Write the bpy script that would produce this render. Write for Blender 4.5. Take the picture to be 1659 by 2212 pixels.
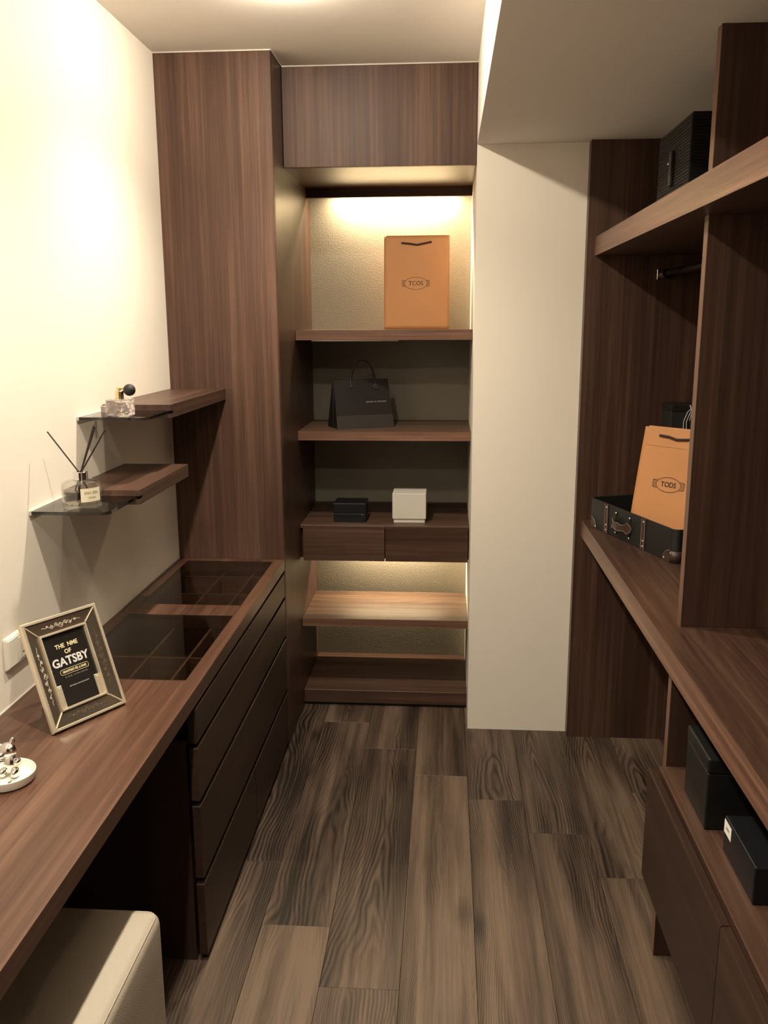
import bpy, bmesh, math, random
from mathutils import Vector, Matrix

random.seed(7)
for o in list(bpy.data.objects):
    bpy.data.objects.remove(o)
SC = bpy.context.scene
COL = SC.collection

# ------------------------------------------------------------------ camera
H, PITCH, YAW, ROLL, FPX = 1.6111, -0.2102, -0.0706, -0.0040, 1899.55
f = Vector((math.sin(YAW) * math.cos(PITCH), math.cos(YAW) * math.cos(PITCH), math.sin(PITCH)))
r = Vector((math.cos(YAW), -math.sin(YAW), 0))
u = r.cross(f)
r2 = r * math.cos(ROLL) + u * math.sin(ROLL)
u2 = -r * math.sin(ROLL) + u * math.cos(ROLL)
cam_d = bpy.data.cameras.new('camera')
cam_d.sensor_fit = 'HORIZONTAL'
cam_d.sensor_width = 36.0
cam_d.lens = 36.0 * FPX / 1659.0
cam_d.clip_start = 0.02
cam = bpy.data.objects.new('camera', cam_d)
cam.matrix_world = Matrix(((r2.x, u2.x, -f.x, 0), (r2.y, u2.y, -f.y, 0), (r2.z, u2.z, -f.z, H), (0, 0, 0, 1)))
COL.objects.link(cam)
SC.camera = cam

# ------------------------------------------------------------------ world, exposure
w = bpy.data.worlds.new('world')
SC.world = w
w.use_nodes = True
w.node_tree.nodes['Background'].inputs[0].default_value = (1.0, 0.86, 0.66, 1)
w.node_tree.nodes['Background'].inputs[1].default_value = 0.02
SC.view_settings.view_transform = 'Standard'
SC.view_settings.look = 'None'
SC.view_settings.gamma = 1.0
SC.view_settings.use_curve_mapping = False
SC.view_settings.exposure = 0.14

# ------------------------------------------------------------------ lamp strengths (the lamps are built further down)
SPOT_COL = (1.0, 0.875, 0.69)
LED_COL = (1.0, 0.80, 0.50)
SPOTS = [(-0.45, 2.55), (-0.45, 1.45), (-0.45, 0.35), (-0.45, -0.75)][:3]     # x, y
LAMP_RADIANCE, LAMP_R = 1150.0, 0.024
BEAM_WATTS, BEAM_ANGLE = 70.0, 128
LED_TOP, LED_LOW = 13.5, 8.0

# ================================================================== materials
MATS = {}

def newmat(name):
    m = bpy.data.materials.new(name)
    m.use_nodes = True
    nt = m.node_tree
    b = nt.nodes['Principled BSDF']
    MATS[name] = m
    return m, nt, b

def plain(name, col, rough=0.5, metal=0.0, spec=0.5, bump=0.0, bscale=200, trans=0.0, coat=0.0, var=0.0):
    m, nt, b = newmat(name)
    b.inputs['Base Color'].default_value = (*col, 1)
    b.inputs['Roughness'].default_value = rough
    b.inputs['Metallic'].default_value = metal
    b.inputs['Specular IOR Level'].default_value = spec
    b.inputs['Transmission Weight'].default_value = trans
    b.inputs['Coat Weight'].default_value = coat
    if bump or var:
        tc = nt.nodes.new('ShaderNodeTexCoord')
        n = nt.nodes.new('ShaderNodeTexNoise')
        n.inputs['Scale'].default_value = bscale
        n.inputs['Detail'].default_value = 4
        nt.links.new(tc.outputs['Object'], n.inputs['Vector'])
        if bump:
            bp = nt.nodes.new('ShaderNodeBump')
            bp.inputs['Strength'].default_value = bump
            bp.inputs['Distance'].default_value = 0.002
            nt.links.new(n.outputs['Fac'], bp.inputs['Height'])
            nt.links.new(bp.outputs['Normal'], b.inputs['Normal'])
        if var:
            n2 = nt.nodes.new('ShaderNodeTexNoise')
            n2.inputs['Scale'].default_value = 6
            n2.inputs['Detail'].default_value = 3
            nt.links.new(tc.outputs['Object'], n2.inputs['Vector'])
            rp = nt.nodes.new('ShaderNodeValToRGB')
            rp.color_ramp.elements[0].color = (*[c * (1 - var) for c in col], 1)
            rp.color_ramp.elements[1].color = (*[min(1, c * (1 + var)) for c in col], 1)
            rp.color_ramp.elements[0].position = 0.3
            rp.color_ramp.elements[1].position = 0.7
            nt.links.new(n2.outputs['Fac'], rp.inputs['Fac'])
            nt.links.new(rp.outputs['Color'], b.inputs['Base Color'])
    return m

def math_node(nt, op, a, bb):
    n = nt.nodes.new('ShaderNodeMath')
    n.operation = op
    for i, v in enumerate((a, bb)):
        if v is None:
            continue
        if isinstance(v, (int, float)):
            n.inputs[i].default_value = v
        else:
            nt.links.new(v, n.inputs[i])
    return n.outputs[0]

def coords(nt, rnd=True):
    tc = nt.nodes.new('ShaderNodeTexCoord')
    if not rnd:
        return tc.outputs['Object']
    oi = nt.nodes.new('ShaderNodeObjectInfo')
    mul = nt.nodes.new('ShaderNodeVectorMath')
    mul.operation = 'SCALE'
    mul.inputs[0].default_value = (13.1, 7.7, 5.3)
    nt.links.new(oi.outputs['Random'], mul.inputs['Scale'])
    add = nt.nodes.new('ShaderNodeVectorMath')
    add.operation = 'ADD'
    nt.links.new(tc.outputs['Object'], add.inputs[0])
    nt.links.new(mul.outputs[0], add.inputs[1])
    return add.outputs[0]

def stretched(nt, vec, axis, across, along, detail=5, rough=0.6, dist=0.0):
    mp = nt.nodes.new('ShaderNodeMapping')
    s = [across] * 3
    s[axis] = along
    mp.inputs['Scale'].default_value = s
    nt.links.new(vec, mp.inputs['Vector'])
    n = nt.nodes.new('ShaderNodeTexNoise')
    n.inputs['Scale'].default_value = 1.0
    n.inputs['Detail'].default_value = detail
    n.inputs['Roughness'].default_value = rough
    n.inputs['Distortion'].default_value = dist
    nt.links.new(mp.outputs['Vector'], n.inputs['Vector'])
    return n.outputs['Fac']

def wood(name, axis, dark, mid, light, rough=0.38, fig=0.0, spec=0.4):
    """Veneer with the grain along one axis of the board: broad bands, fine streaks, pores and, with fig, cathedral figure."""
    m, nt, b = newmat(name)
    v = coords(nt)
    broad = stretched(nt, v, axis, 9, 0.5, 3)
    streak = stretched(nt, v, axis, 70, 0.9, 5, 0.65)
    pore = stretched(nt, v, axis, 330, 6, 2, 0.7)
    fac = math_node(nt, 'ADD', math_node(nt, 'MULTIPLY', broad, 0.42), math_node(nt, 'MULTIPLY', streak, 0.42))
    fac = math_node(nt, 'ADD', fac, math_node(nt, 'MULTIPLY', pore, 0.16))
    if fig:
        field = stretched(nt, v, axis, 3.2, 0.55, 2, 0.5, 0.3)
        ring = math_node(nt, 'SINE', math_node(nt, 'MULTIPLY', field, 95.0), None)
        fac = math_node(nt, 'ADD', fac, math_node(nt, 'MULTIPLY', ring, fig))
    rp = nt.nodes.new('ShaderNodeValToRGB')
    e = rp.color_ramp.elements
    e[0].position, e[0].color = 0.36, (*dark, 1)
    e[1].position, e[1].color = 0.64, (*light, 1)
    k = e.new(0.5)
    k.color = (*mid, 1)
    nt.links.new(fac, rp.inputs['Fac'])
    nt.links.new(rp.outputs['Color'], b.inputs['Base Color'])
    b.inputs['Roughness'].default_value = rough
    b.inputs['Specular IOR Level'].default_value = spec
    bp = nt.nodes.new('ShaderNodeBump')
    bp.inputs['Strength'].default_value = 0.12
    bp.inputs['Distance'].default_value = 0.0006
    nt.links.new(fac, bp.inputs['Height'])
    nt.links.new(bp.outputs['Normal'], b.inputs['Normal'])
    return m

WD = ((0.032, 0.0155, 0.0105), (0.063, 0.0325, 0.0220), (0.118, 0.066, 0.045))
def scaled(k, cs=WD):
    return [tuple(c * k for c in q) for q in cs]
WOOD = [wood('walnut_veneer_%s' % 'xyz'[a], a, *WD, rough=(0.42, 0.40, 0.52)[a], spec=(0.4, 0.4, 0.3)[a]) for a in range(3)]
WDK = ((0.020, 0.0105, 0.0075), (0.033, 0.0178, 0.0126), (0.050, 0.0285, 0.0200))
DARKW = [wood('dark_walnut_%s' % 'xyz'[a], a, *WDK, rough=0.40, spec=0.3) for a in range(3)]
DESKW = wood('desk_walnut', 1, *scaled(1.15, ((0.036, 0.0155, 0.0095), (0.070, 0.033, 0.0205), (0.128, 0.066, 0.042))), rough=0.33, spec=0.5)
SATIN = wood('satin_walnut', 0, *WD, rough=0.30, spec=0.45)
LIPW = [wood('pale_walnut_lipping_%s' % 'xyz'[a], a, *scaled(2.3)) for a in range(3)]
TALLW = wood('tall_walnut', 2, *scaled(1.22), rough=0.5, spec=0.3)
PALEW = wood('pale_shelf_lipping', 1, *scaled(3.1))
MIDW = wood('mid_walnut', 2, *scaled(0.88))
WFIG = wood('figured_walnut', 1, *scaled(0.85), fig=0.018)
WFIGX = wood('figured_walnut_cross', 0, *scaled(1.8, ((0.034, 0.019, 0.0125), (0.056, 0.0325, 0.0215), (0.084, 0.051, 0.0345))), fig=0.03)

def floor_mat():
    m, nt, b = newmat('floor_laminate')
    v = coords(nt)
    tcx = nt.nodes.new('ShaderNodeTexCoord')
    sep = nt.nodes.new('ShaderNodeSeparateXYZ')
    nt.links.new(tcx.outputs['Object'], sep.inputs[0])
    sepr = nt.nodes.new('ShaderNodeSeparateXYZ')
    nt.links.new(v, sepr.inputs[0])
    # position across each board, -0.5 to 0.5, then nested parabolas along it: the cathedral figure of flat-sawn boards
    xl = math_node(nt, 'SUBTRACT', math_node(nt, 'FRACT', math_node(nt, 'MULTIPLY', math_node(nt, 'ADD', sep.outputs[0], 1.0615), 5.2493), None), 0.5)
    warp = stretched(nt, v, 1, 6.0, 2.2, 2.0, 0.5, 0.2)
    warp2 = stretched(nt, v, 1, 3.0, 0.8, 1.0, 0.5, 0.0)
    xw = math_node(nt, 'ADD', xl, math_node(nt, 'MULTIPLY', math_node(nt, 'SUBTRACT', warp2, 0.5), 1.3))
    arch = math_node(nt, 'MULTIPLY', math_node(nt, 'POWER', math_node(nt, 'ABSOLUTE', xw, None), 1.5), 26.0)
    field = math_node(nt, 'ADD', arch, math_node(nt, 'MULTIPLY', sepr.outputs[1], 3.6))
    field = math_node(nt, 'ADD', field, math_node(nt, 'MULTIPLY', warp, 7.0))
    ring = math_node(nt, 'SINE', math_node(nt, 'MULTIPLY', field, 6.2832), None)
    ring = math_node(nt, 'MULTIPLY_ADD', ring, 0.5)
    nt.nodes[-1].inputs[2].default_value = 0.5
    ring = math_node(nt, 'POWER', ring, 1.6)
    mask = nt.nodes.new('ShaderNodeMapRange')
    mask.inputs['From Min'].default_value = 0.60
    mask.inputs['From Max'].default_value = 0.40
    nt.links.new(stretched(nt, v, 1, 7.0, 1.0, 2.0, 0.5, 0.3), mask.inputs['Value'])
    ringm = math_node(nt, 'MULTIPLY', ring, mask.outputs[0])
    broad = stretched(nt, v, 1, 11, 0.7, 3)
    streak = stretched(nt, v, 1, 75, 1.6, 5, 0.65)
    pore = stretched(nt, v, 1, 300, 9, 2)
    fac = math_node(nt, 'ADD', math_node(nt, 'MULTIPLY', broad, 0.60), math_node(nt, 'MULTIPLY', streak, 0.34))
    fac = math_node(nt, 'ADD', fac, math_node(nt, 'MULTIPLY', pore, 0.15))
    fac = math_node(nt, 'SUBTRACT', fac, math_node(nt, 'MULTIPLY', ringm, 0.15))
    fac = math_node(nt, 'SUBTRACT', fac, math_node(nt, 'MULTIPLY', mask.outputs[0], 0.055))
    oi = nt.nodes.new('ShaderNodeObjectInfo')
    fac = math_node(nt, 'ADD', fac, math_node(nt, 'MULTIPLY', oi.outputs['Random'], 0.07))
    # dark knots, a few to the board
    mp = nt.nodes.new('ShaderNodeMapping')
    mp.inputs['Scale'].default_value = (5, 1.9, 5)
    nt.links.new(v, mp.inputs['Vector'])
    vo = nt.nodes.new('ShaderNodeTexVoronoi')
    vo.inputs['Scale'].default_value = 1.0
    nt.links.new(mp.outputs[0], vo.inputs['Vector'])
    kn = nt.nodes.new('ShaderNodeMapRange')
    kn.inputs['From Min'].default_value = 0.03
    kn.inputs['From Max'].default_value = 0.16
    kn.inputs['To Min'].default_value = 0.12
    kn.inputs['To Max'].default_value = 0.0
    nt.links.new(vo.outputs['Distance'], kn.inputs['Value'])
    fac = math_node(nt, 'SUBTRACT', fac, kn.outputs[0])
    rp = nt.nodes.new('ShaderNodeValToRGB')
    e = rp.color_ramp.elements
    e[0].position, e[0].color = 0.34, (0.013, 0.0088, 0.0066, 1)
    e[1].position, e[1].color = 0.68, (0.158, 0.110, 0.078, 1)
    k = e.new(0.5)
    k.color = (0.068, 0.0455, 0.033, 1)
    nt.links.new(fac, rp.inputs['Fac'])
    nt.links.new(rp.outputs['Color'], b.inputs['Base Color'])
    b.inputs['Roughness'].default_value = 0.5
    b.inputs['Specular IOR Level'].default_value = 0.35
    bp = nt.nodes.new('ShaderNodeBump')
    bp.inputs['Strength'].default_value = 0.15
    bp.inputs['Distance'].default_value = 0.0008
    nt.links.new(fac, bp.inputs['Height'])
    nt.links.new(bp.outputs['Normal'], b.inputs['Normal'])
    return m

FLOOR = floor_mat()
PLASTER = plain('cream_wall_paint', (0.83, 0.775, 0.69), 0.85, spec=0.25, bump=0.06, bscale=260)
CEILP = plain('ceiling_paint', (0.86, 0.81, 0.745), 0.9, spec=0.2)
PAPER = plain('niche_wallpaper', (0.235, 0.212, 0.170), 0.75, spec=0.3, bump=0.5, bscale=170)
CAULK = plain('white_caulk', (0.55, 0.52, 0.47), 0.7)
BLACK = plain('black_shadow_board', (0.012, 0.010, 0.009), 0.6)
MATTEBLK = plain('matte_black_card', (0.014, 0.013, 0.0125), 0.55)
BLKCARD = plain('black_coated_paper', (0.0125, 0.0105, 0.0095), 0.5, spec=0.3)
BAND = plain('charcoal_coated_paper', (0.024, 0.0205, 0.018), 0.45)
BLKLEATHER = plain('black_grain_leather', (0.010, 0.0098, 0.0095), 0.45, bump=0.5, bscale=650)
BRNLEATHER = plain('dark_brown_leather', (0.050, 0.026, 0.020), 0.4, bump=0.3, bscale=500)
TAUPE = plain('taupe_piping', (0.20, 0.14, 0.12), 0.5)
NAVYBLK = plain('blue_black_leatherette', (0.0045, 0.005, 0.007), 0.4)
SLATE = plain('dark_slate_leatherette', (0.007, 0.0075, 0.0075), 0.38, bump=0.2, bscale=500)
WHITEBOX = plain('ivory_card', (0.62, 0.60, 0.53), 0.6)
ORANGE = plain('orange_kraft_paper', (0.54, 0.250, 0.096), 0.6, var=0.04)
BROWNINK = plain('brown_ink', (0.036, 0.014, 0.006), 0.6)
CORD = plain('dark_brown_cord', (0.035, 0.012, 0.014), 0.7)
GREYCORD = plain('grey_cord', (0.50, 0.46, 0.43), 0.4)
CHROME = plain('chrome', (0.82, 0.80, 0.78), 0.12, 1.0)
STEEL = plain('brushed_steel', (0.6, 0.56, 0.52), 0.3, 1.0)
GOLD = plain('pale_gold', (0.80, 0.66, 0.36), 0.22, 1.0)
SILVERGOLD = plain('champagne_silver', (0.80, 0.715, 0.565), 0.28, 0.6)
MIRROR = plain('antique_mirror', (0.36, 0.295, 0.225), 0.14, 0.85)
ETCHL = plain('light_etching', (0.75, 0.70, 0.60), 0.5)
ETCHD = plain('dark_etching', (0.16, 0.11, 0.07), 0.5)
PRINT = plain('black_print', (0.018, 0.016, 0.014), 0.12, coat=0.5)
CREAMINK = plain('cream_ink', (0.78, 0.66, 0.40), 0.5)
SILVERINK = plain('silver_ink', (0.62, 0.61, 0.60), 0.4)
GREYINK = plain('grey_ink', (0.30, 0.28, 0.26), 0.5)
WHITEINK = plain('pale_grey_ink', (0.5, 0.48, 0.45), 0.5)
CERAMIC = plain('white_ceramic', (0.82, 0.79, 0.71), 0.3)
PLASTIC = plain('white_plastic', (0.78, 0.73, 0.64), 0.35)
RUBBER = plain('black_rubber', (0.010, 0.009, 0.009), 0.6)
REEDM = plain('black_reed', (0.014, 0.010, 0.008), 0.6)
LABELP = plain('cream_label', (0.72, 0.66, 0.50), 0.6)
LEATHW = plain('ivory_leather', (0.43, 0.38, 0.315), 0.5, bump=0.45, bscale=420)
TAG = plain('white_tag', (0.85, 0.84, 0.80), 0.5)
RIB = plain('black_ribbed_fibre', (0.0065, 0.0055, 0.005), 0.6, spec=0.25)
PINKCAP = plain('greyish_pink_lacquer', (0.30, 0.24, 0.22), 0.35)

def thin_glass(name, tint, refl=0.5):
    """Flat sheet glass: tinted see-through mixed with a mirror reflection by Fresnel."""
    m = bpy.data.materials.new(name)
    m.use_nodes = True
    nt = m.node_tree
    nt.nodes.clear()
    out = nt.nodes.new('ShaderNodeOutputMaterial')
    tr = nt.nodes.new('ShaderNodeBsdfTransparent')
    tr.inputs[0].default_value = (*tint, 1)
    gl = nt.nodes.new('ShaderNodeBsdfGlossy')
    gl.inputs['Roughness'].default_value = 0.02
    gl.inputs['Color'].default_value = (0.9, 0.9, 0.9, 1)
    fr = nt.nodes.new('ShaderNodeFresnel')
    geo = nt.nodes.new('ShaderNodeNewGeometry')
    ior = nt.nodes.new('ShaderNodeMath')
    ior.operation = 'MULTIPLY_ADD'
    ior.inputs[1].default_value = -0.8333
    ior.inputs[2].default_value = 1.5
    nt.links.new(geo.outputs['Backfacing'], ior.inputs[0])
    nt.links.new(ior.outputs[0], fr.inputs['IOR'])
    mx = nt.nodes.new('ShaderNodeMixShader')
    nt.links.new(fr.outputs[0], mx.inputs[0])
    nt.links.new(tr.outputs[0], mx.inputs[1])
    nt.links.new(gl.outputs[0], mx.inputs[2])
    nt.links.new(mx.outputs[0], out.inputs['Surface'])
    return m

SMOKED = thin_glass('smoked_glass', (0.70, 0.69, 0.66))
SMOKED_SHELF = thin_glass('grey_shelf_glass', (0.40, 0.40, 0.39))
BOTTLE = thin_glass('clear_bottle_glass', (0.97, 0.97, 0.96))
LIQUID = thin_glass('fragrance_liquid', (0.90, 0.88, 0.84))
CRYSTAL = plain('cut_crystal', (0.93, 0.86, 0.83), 0.04, trans=0.85)

def emit(name, col, s):
    m = bpy.data.materials.new(name)
    m.use_nodes = True
    nt = m.node_tree
    nt.nodes.clear()
    out = nt.nodes.new('ShaderNodeOutputMaterial')
    e = nt.nodes.new('ShaderNodeEmission')
    e.inputs[0].default_value = (*col, 1)
    e.inputs[1].default_value = s
    nt.links.new(e.outputs[0], out.inputs['Surface'])
    return m

LAMPGLOW = emit('lamp_lens', SPOT_COL, LAMP_RADIANCE)
LEDGLOW = emit('led_lens', LED_COL, 6.0)

# ================================================================== builders
OFF = {}

def root_off(o):
    while o.parent:
        o = o.parent
    return OFF.get(o.name, Vector((0, 0, 0)))

def thing(name, label, cat, loc, group=None, matrix=None):
    o = bpy.data.objects.new(name, None)
    o.empty_display_size = 0.05
    COL.objects.link(o)
    if matrix is not None:
        o.matrix_world = matrix
        OFF[o.name] = Vector((0, 0, 0))
    else:
        o.location = loc
        OFF[o.name] = Vector(loc)
    o['label'] = label
    o['category'] = cat
    if group:
        o['group'] = group
    return o

def finish(name, bm, mat, parent=None, label=None, smooth=False, kind=None, angle=35):
    if parent is not None:
        off = root_off(parent)
        if off.length:
            bmesh.ops.translate(bm, verts=bm.verts, vec=-off)
    me = bpy.data.meshes.new(name)
    bmesh.ops.recalc_face_normals(bm, faces=bm.faces)
    bm.to_mesh(me)
    bm.free()
    if smooth:
        for p in me.polygons:
            p.use_smooth = True
        try:
            me.set_sharp_from_angle(angle=math.radians(angle))
        except Exception:
            pass
    me.materials.append(mat)
    o = bpy.data.objects.new(name, me)
    COL.objects.link(o)
    if parent is not None:
        o.parent = parent
    if label:
        o['label'] = label
    if kind:
        o['kind'] = kind
    return o

def struct(name, bm, mat, label=None, parent=None, smooth=False):
    return finish(name, bm, mat, parent, label, smooth, kind='structure')

def box(x0, x1, y0, y1, z0, z1, bev=0.0, seg=1, bm=None):
    bm = bm or bmesh.new()
    t = bmesh.new()
    bmesh.ops.create_cube(t, size=1.0)
    for v in t.verts:
        v.co = Vector(((x0 + x1) / 2 + v.co.x * (x1 - x0), (y0 + y1) / 2 + v.co.y * (y1 - y0), (z0 + z1) / 2 + v.co.z * (z1 - z0)))
    if bev:
        bmesh.ops.bevel(t, geom=list(t.edges), offset=bev, segments=seg, profile=0.5, affect='EDGES')
    return merge(bm, t)

def merge(bm, t, M=None):
    if M is not None:
        bmesh.ops.transform(t, matrix=M, verts=t.verts)
    vm = {}
    for v in t.verts:
        vm[v] = bm.verts.new(v.co)
    for fc in t.faces:
        try:
            bm.faces.new([vm[v] for v in fc.verts])
        except ValueError:
            pass
    t.free()
    return bm

def sphere(c, rad, seg=16, rings=10, bm=None, scale=(1, 1, 1), rot=None):
    bm = bm or bmesh.new()
    t = bmesh.new()
    bmesh.ops.create_uvsphere(t, u_segments=seg, v_segments=rings, radius=1.0)
    M = Matrix.Translation(c) @ (rot if rot is not None else Matrix()) @ Matrix.Diagonal((rad * scale[0], rad * scale[1], rad * scale[2], 1))
    return merge(bm, t, M)

def lathe(prof, c=(0, 0, 0), seg=40, bm=None, close=False):
    """Revolve (radius, z) pairs about z."""
    bm = bm or bmesh.new()
    rings = []
    for (rr, z) in prof:
        if rr < 1e-6:
            rings.append([bm.verts.new((c[0], c[1], c[2] + z))])
        else:
            rings.append([bm.verts.new((c[0] + rr * math.cos(2 * math.pi * i / seg), c[1] + rr * math.sin(2 * math.pi * i / seg), c[2] + z)) for i in range(seg)])
    pairs = list(zip(rings[:-1], rings[1:]))
    if close:
        pairs.append((rings[-1], rings[0]))
    for a, b in pairs:
        for i in range(seg):
            j = (i + 1) % seg
            if len(a) == 1 and len(b) == 1:
                continue
            if len(a) == 1:
                bm.faces.new((a[0], b[i], b[j]))
            elif len(b) == 1:
                bm.faces.new((a[i], a[j], b[0]))
            else:
                bm.faces.new((a[i], a[j], b[j], b[i]))
    return bm

def tube(pts, rad, seg=8, bm=None, caps=True):
    bm = bm or bmesh.new()
    pts = [Vector(p) for p in pts]
    rads = rad if isinstance(rad, (list, tuple)) else [rad] * len(pts)
    t0 = (pts[1] - pts[0]).normalized()
    ref = Vector((0, 0, 1)) if abs(t0.z) < 0.9 else Vector((1, 0, 0))
    n = t0.cross(ref).normalized()
    rings = []
    for i, p in enumerate(pts):
        if i == 0:
            t = pts[1] - pts[0]
        elif i == len(pts) - 1:
            t = pts[-1] - pts[-2]
        else:
            t = pts[i + 1] - pts[i - 1]
        t.normalize()
        n = (n - t * n.dot(t)).normalized()
        b = t.cross(n)
        rings.append([bm.verts.new(p + (n * math.cos(2 * math.pi * k / seg) + b * math.sin(2 * math.pi * k / seg)) * rads[i]) for k in range(seg)])
    for a, b in zip(rings[:-1], rings[1:]):
        for k in range(seg):
            j = (k + 1) % seg
            bm.faces.new((a[k], a[j], b[j], b[k]))
    if caps:
        bm.faces.new(rings[0][::-1])
        bm.faces.new(rings[-1])
    return bm

def prism(poly, z0, z1, bm=None, M=None):
    t = bmesh.new()
    a = [t.verts.new((p[0], p[1], z0)) for p in poly]
    b = [t.verts.new((p[0], p[1], z1)) for p in poly]
    t.faces.new(a[::-1])
    t.faces.new(b)
    n = len(poly)
    for i in range(n):
        t.faces.new((a[i], a[(i + 1) % n], b[(i + 1) % n], b[i]))
    return merge(bm or bmesh.new(), t, M)

def grid_board(xs, ys, holes, z0, z1):
    """A board with rectangular openings, one closed mesh."""
    bm = bmesh.new()
    V = {}
    def vert(i, j, k):
        key = (i, j, k)
        if key not in V:
            V[key] = bm.verts.new((xs[i], ys[j], z1 if k else z0))
        return V[key]
    solid = {(i, j) for i in range(len(xs) - 1) for j in range(len(ys) - 1)} - set(holes)
    for (i, j) in solid:
        bm.faces.new((vert(i, j, 1), vert(i + 1, j, 1), vert(i + 1, j + 1, 1), vert(i, j + 1, 1)))
        bm.faces.new((vert(i, j, 0), vert(i, j + 1, 0), vert(i + 1, j + 1, 0), vert(i + 1, j, 0)))
        for (di, dj, a, b) in ((-1, 0, (i, j), (i, j + 1)), (1, 0, (i + 1, j), (i + 1, j + 1)), (0, -1, (i, j), (i + 1, j)), (0, 1, (i, j + 1), (i + 1, j + 1))):
            if (i + di, j + dj) not in solid:
                bm.faces.new((vert(*a, 0), vert(*b, 0), vert(*b, 1), vert(*a, 1)))
    return bm

def text_bm(body, size, depth=0.0003, width=None, M=None, spacing=1.0, shear=0.0, bold=0.0):
    """Raised lettering in the xy plane, centred at the origin, from the built-in font."""
    cu = bpy.data.curves.new('lettering', 'FONT')
    cu.body = body
    cu.size = size
    cu.align_x = 'CENTER'
    cu.align_y = 'CENTER'
    cu.extrude = depth
    cu.offset = bold
    cu.resolution_u = 3
    cu.space_character = spacing
    cu.shear = shear
    o = bpy.data.objects.new('lettering_curve', cu)
    COL.objects.link(o)
    dg = bpy.context.evaluated_depsgraph_get()
    me = bpy.data.meshes.new_from_object(o.evaluated_get(dg))
    bm = bmesh.new()
    bm.from_mesh(me)
    bpy.data.objects.remove(o)
    bpy.data.curves.remove(cu)
    bpy.data.meshes.remove(me)
    if width and bm.verts:
        x0 = min(v.co.x for v in bm.verts)
        x1 = max(v.co.x for v in bm.verts)
        for v in bm.verts:
            v.co.x = (v.co.x - (x0 + x1) / 2) * width / (x1 - x0)
    if M is not None:
        bmesh.ops.transform(bm, matrix=M, verts=bm.verts)
    return bm

def basis(o, x, y, z):
    return Matrix(((x[0], y[0], z[0], o[0]), (x[1], y[1], z[1], o[1]), (x[2], y[2], z[2], o[2]), (0, 0, 0, 1)))

# ================================================================== the room
XL, XD, ZT, ZC = -0.998, -0.598, 0.75, 2.509      # left wall, desk front, desk top, ceiling
YP, YU, ZU, YS, YB = 3.152, 3.349, 2.169, 3.522, 3.965
XC1, YC, XC2, ZB, YW = 0.101, 3.334, 0.4935, 2.234, 3.288
XR, YN = 1.15, -1.6                                # right wall, wall behind the camera

floor = struct('floor', box(XL - .1, XR + .1, YN - .1, 4.15, -0.10, -0.009), BLACK, 'dark wood look laminate floor of long staggered planks')
seams = [-1.07, -0.88, -0.683, -0.49, -0.30, -0.100, 0.092, 0.281, 0.472, 0.665, 0.858, 1.05, XR + 0.05]
joint = [2.95, 3.1, 2.384, 2.10, 3.14, 2.945, 2.788, 2.594, 2.37, 2.868, 2.5, 2.2]
PL = 1.262
for i in range(len(seams) - 1):
    y = joint[i]
    while y > YN:
        y -= PL
    while y < 4.0:
        y0, y1 = max(y, YN), min(y + PL, 4.02)
        if y1 - y0 > 0.02:
            finish('plank', box(max(seams[i], XL) + .0004, min(seams[i + 1], XR) - .0004, y0 + .0004, y1 - .0004, -0.009, 0.0, 0.0007), FLOOR, floor)
        y += PL

struct('ceiling', box(XL - .1, XR + .1, YN - .1, 4.15, ZC, ZC + .1), CEILP, 'flat off-white ceiling over the desk side')
struct('wall_left', box(XL - .1, XL, YN - .1, 4.15, 0, ZC), PLASTER, 'cream painted wall above the desk')
struct('wall_right', box(XR, XR + .1, YN - .1, 4.15, 0, ZC), PLASTER, 'cream wall behind the open wardrobe')
struct('wall_front', box(XL, XR, YN - .1, YN, 0, ZC), WOOD[2], 'unseen wall at the near end of the room, made dark walnut to lower the bounced light')  # out of view; dark wood picked to cut the ambient bounce
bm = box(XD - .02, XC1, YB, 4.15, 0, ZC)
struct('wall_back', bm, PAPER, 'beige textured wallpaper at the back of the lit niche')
struct('trim_1', box(XC1, XC2 + .03, YC, 4.15, 0, ZC), PLASTER, 'cream boxed column between the niche and the wardrobe')
struct('trim_2', box(XC1, XR, YN, YC - .0004, ZB, ZC), CEILP, 'dropped ceiling beam over the wardrobe side')
bm = box(XL, XD + .002, YP - .004, YP - .0005, ZC - .004, ZC)
bm = box(XD + .0005, XD + .004, YP - .004, YU, ZC - .004, ZC, bm=bm)
bm = box(XD, XC1, YU - .004, YU - .0005, ZC - .004, ZC, bm=bm)
struct('trim_3', bm, CAULK, 'thin pale sealant line where the cabinets meet the ceiling')
struct('trim_4', box(XL, XL + .0025, 0.3, YP - .001, ZT, ZT + .003), CAULK, 'thin pale sealant line between worktop and left wall')

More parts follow.
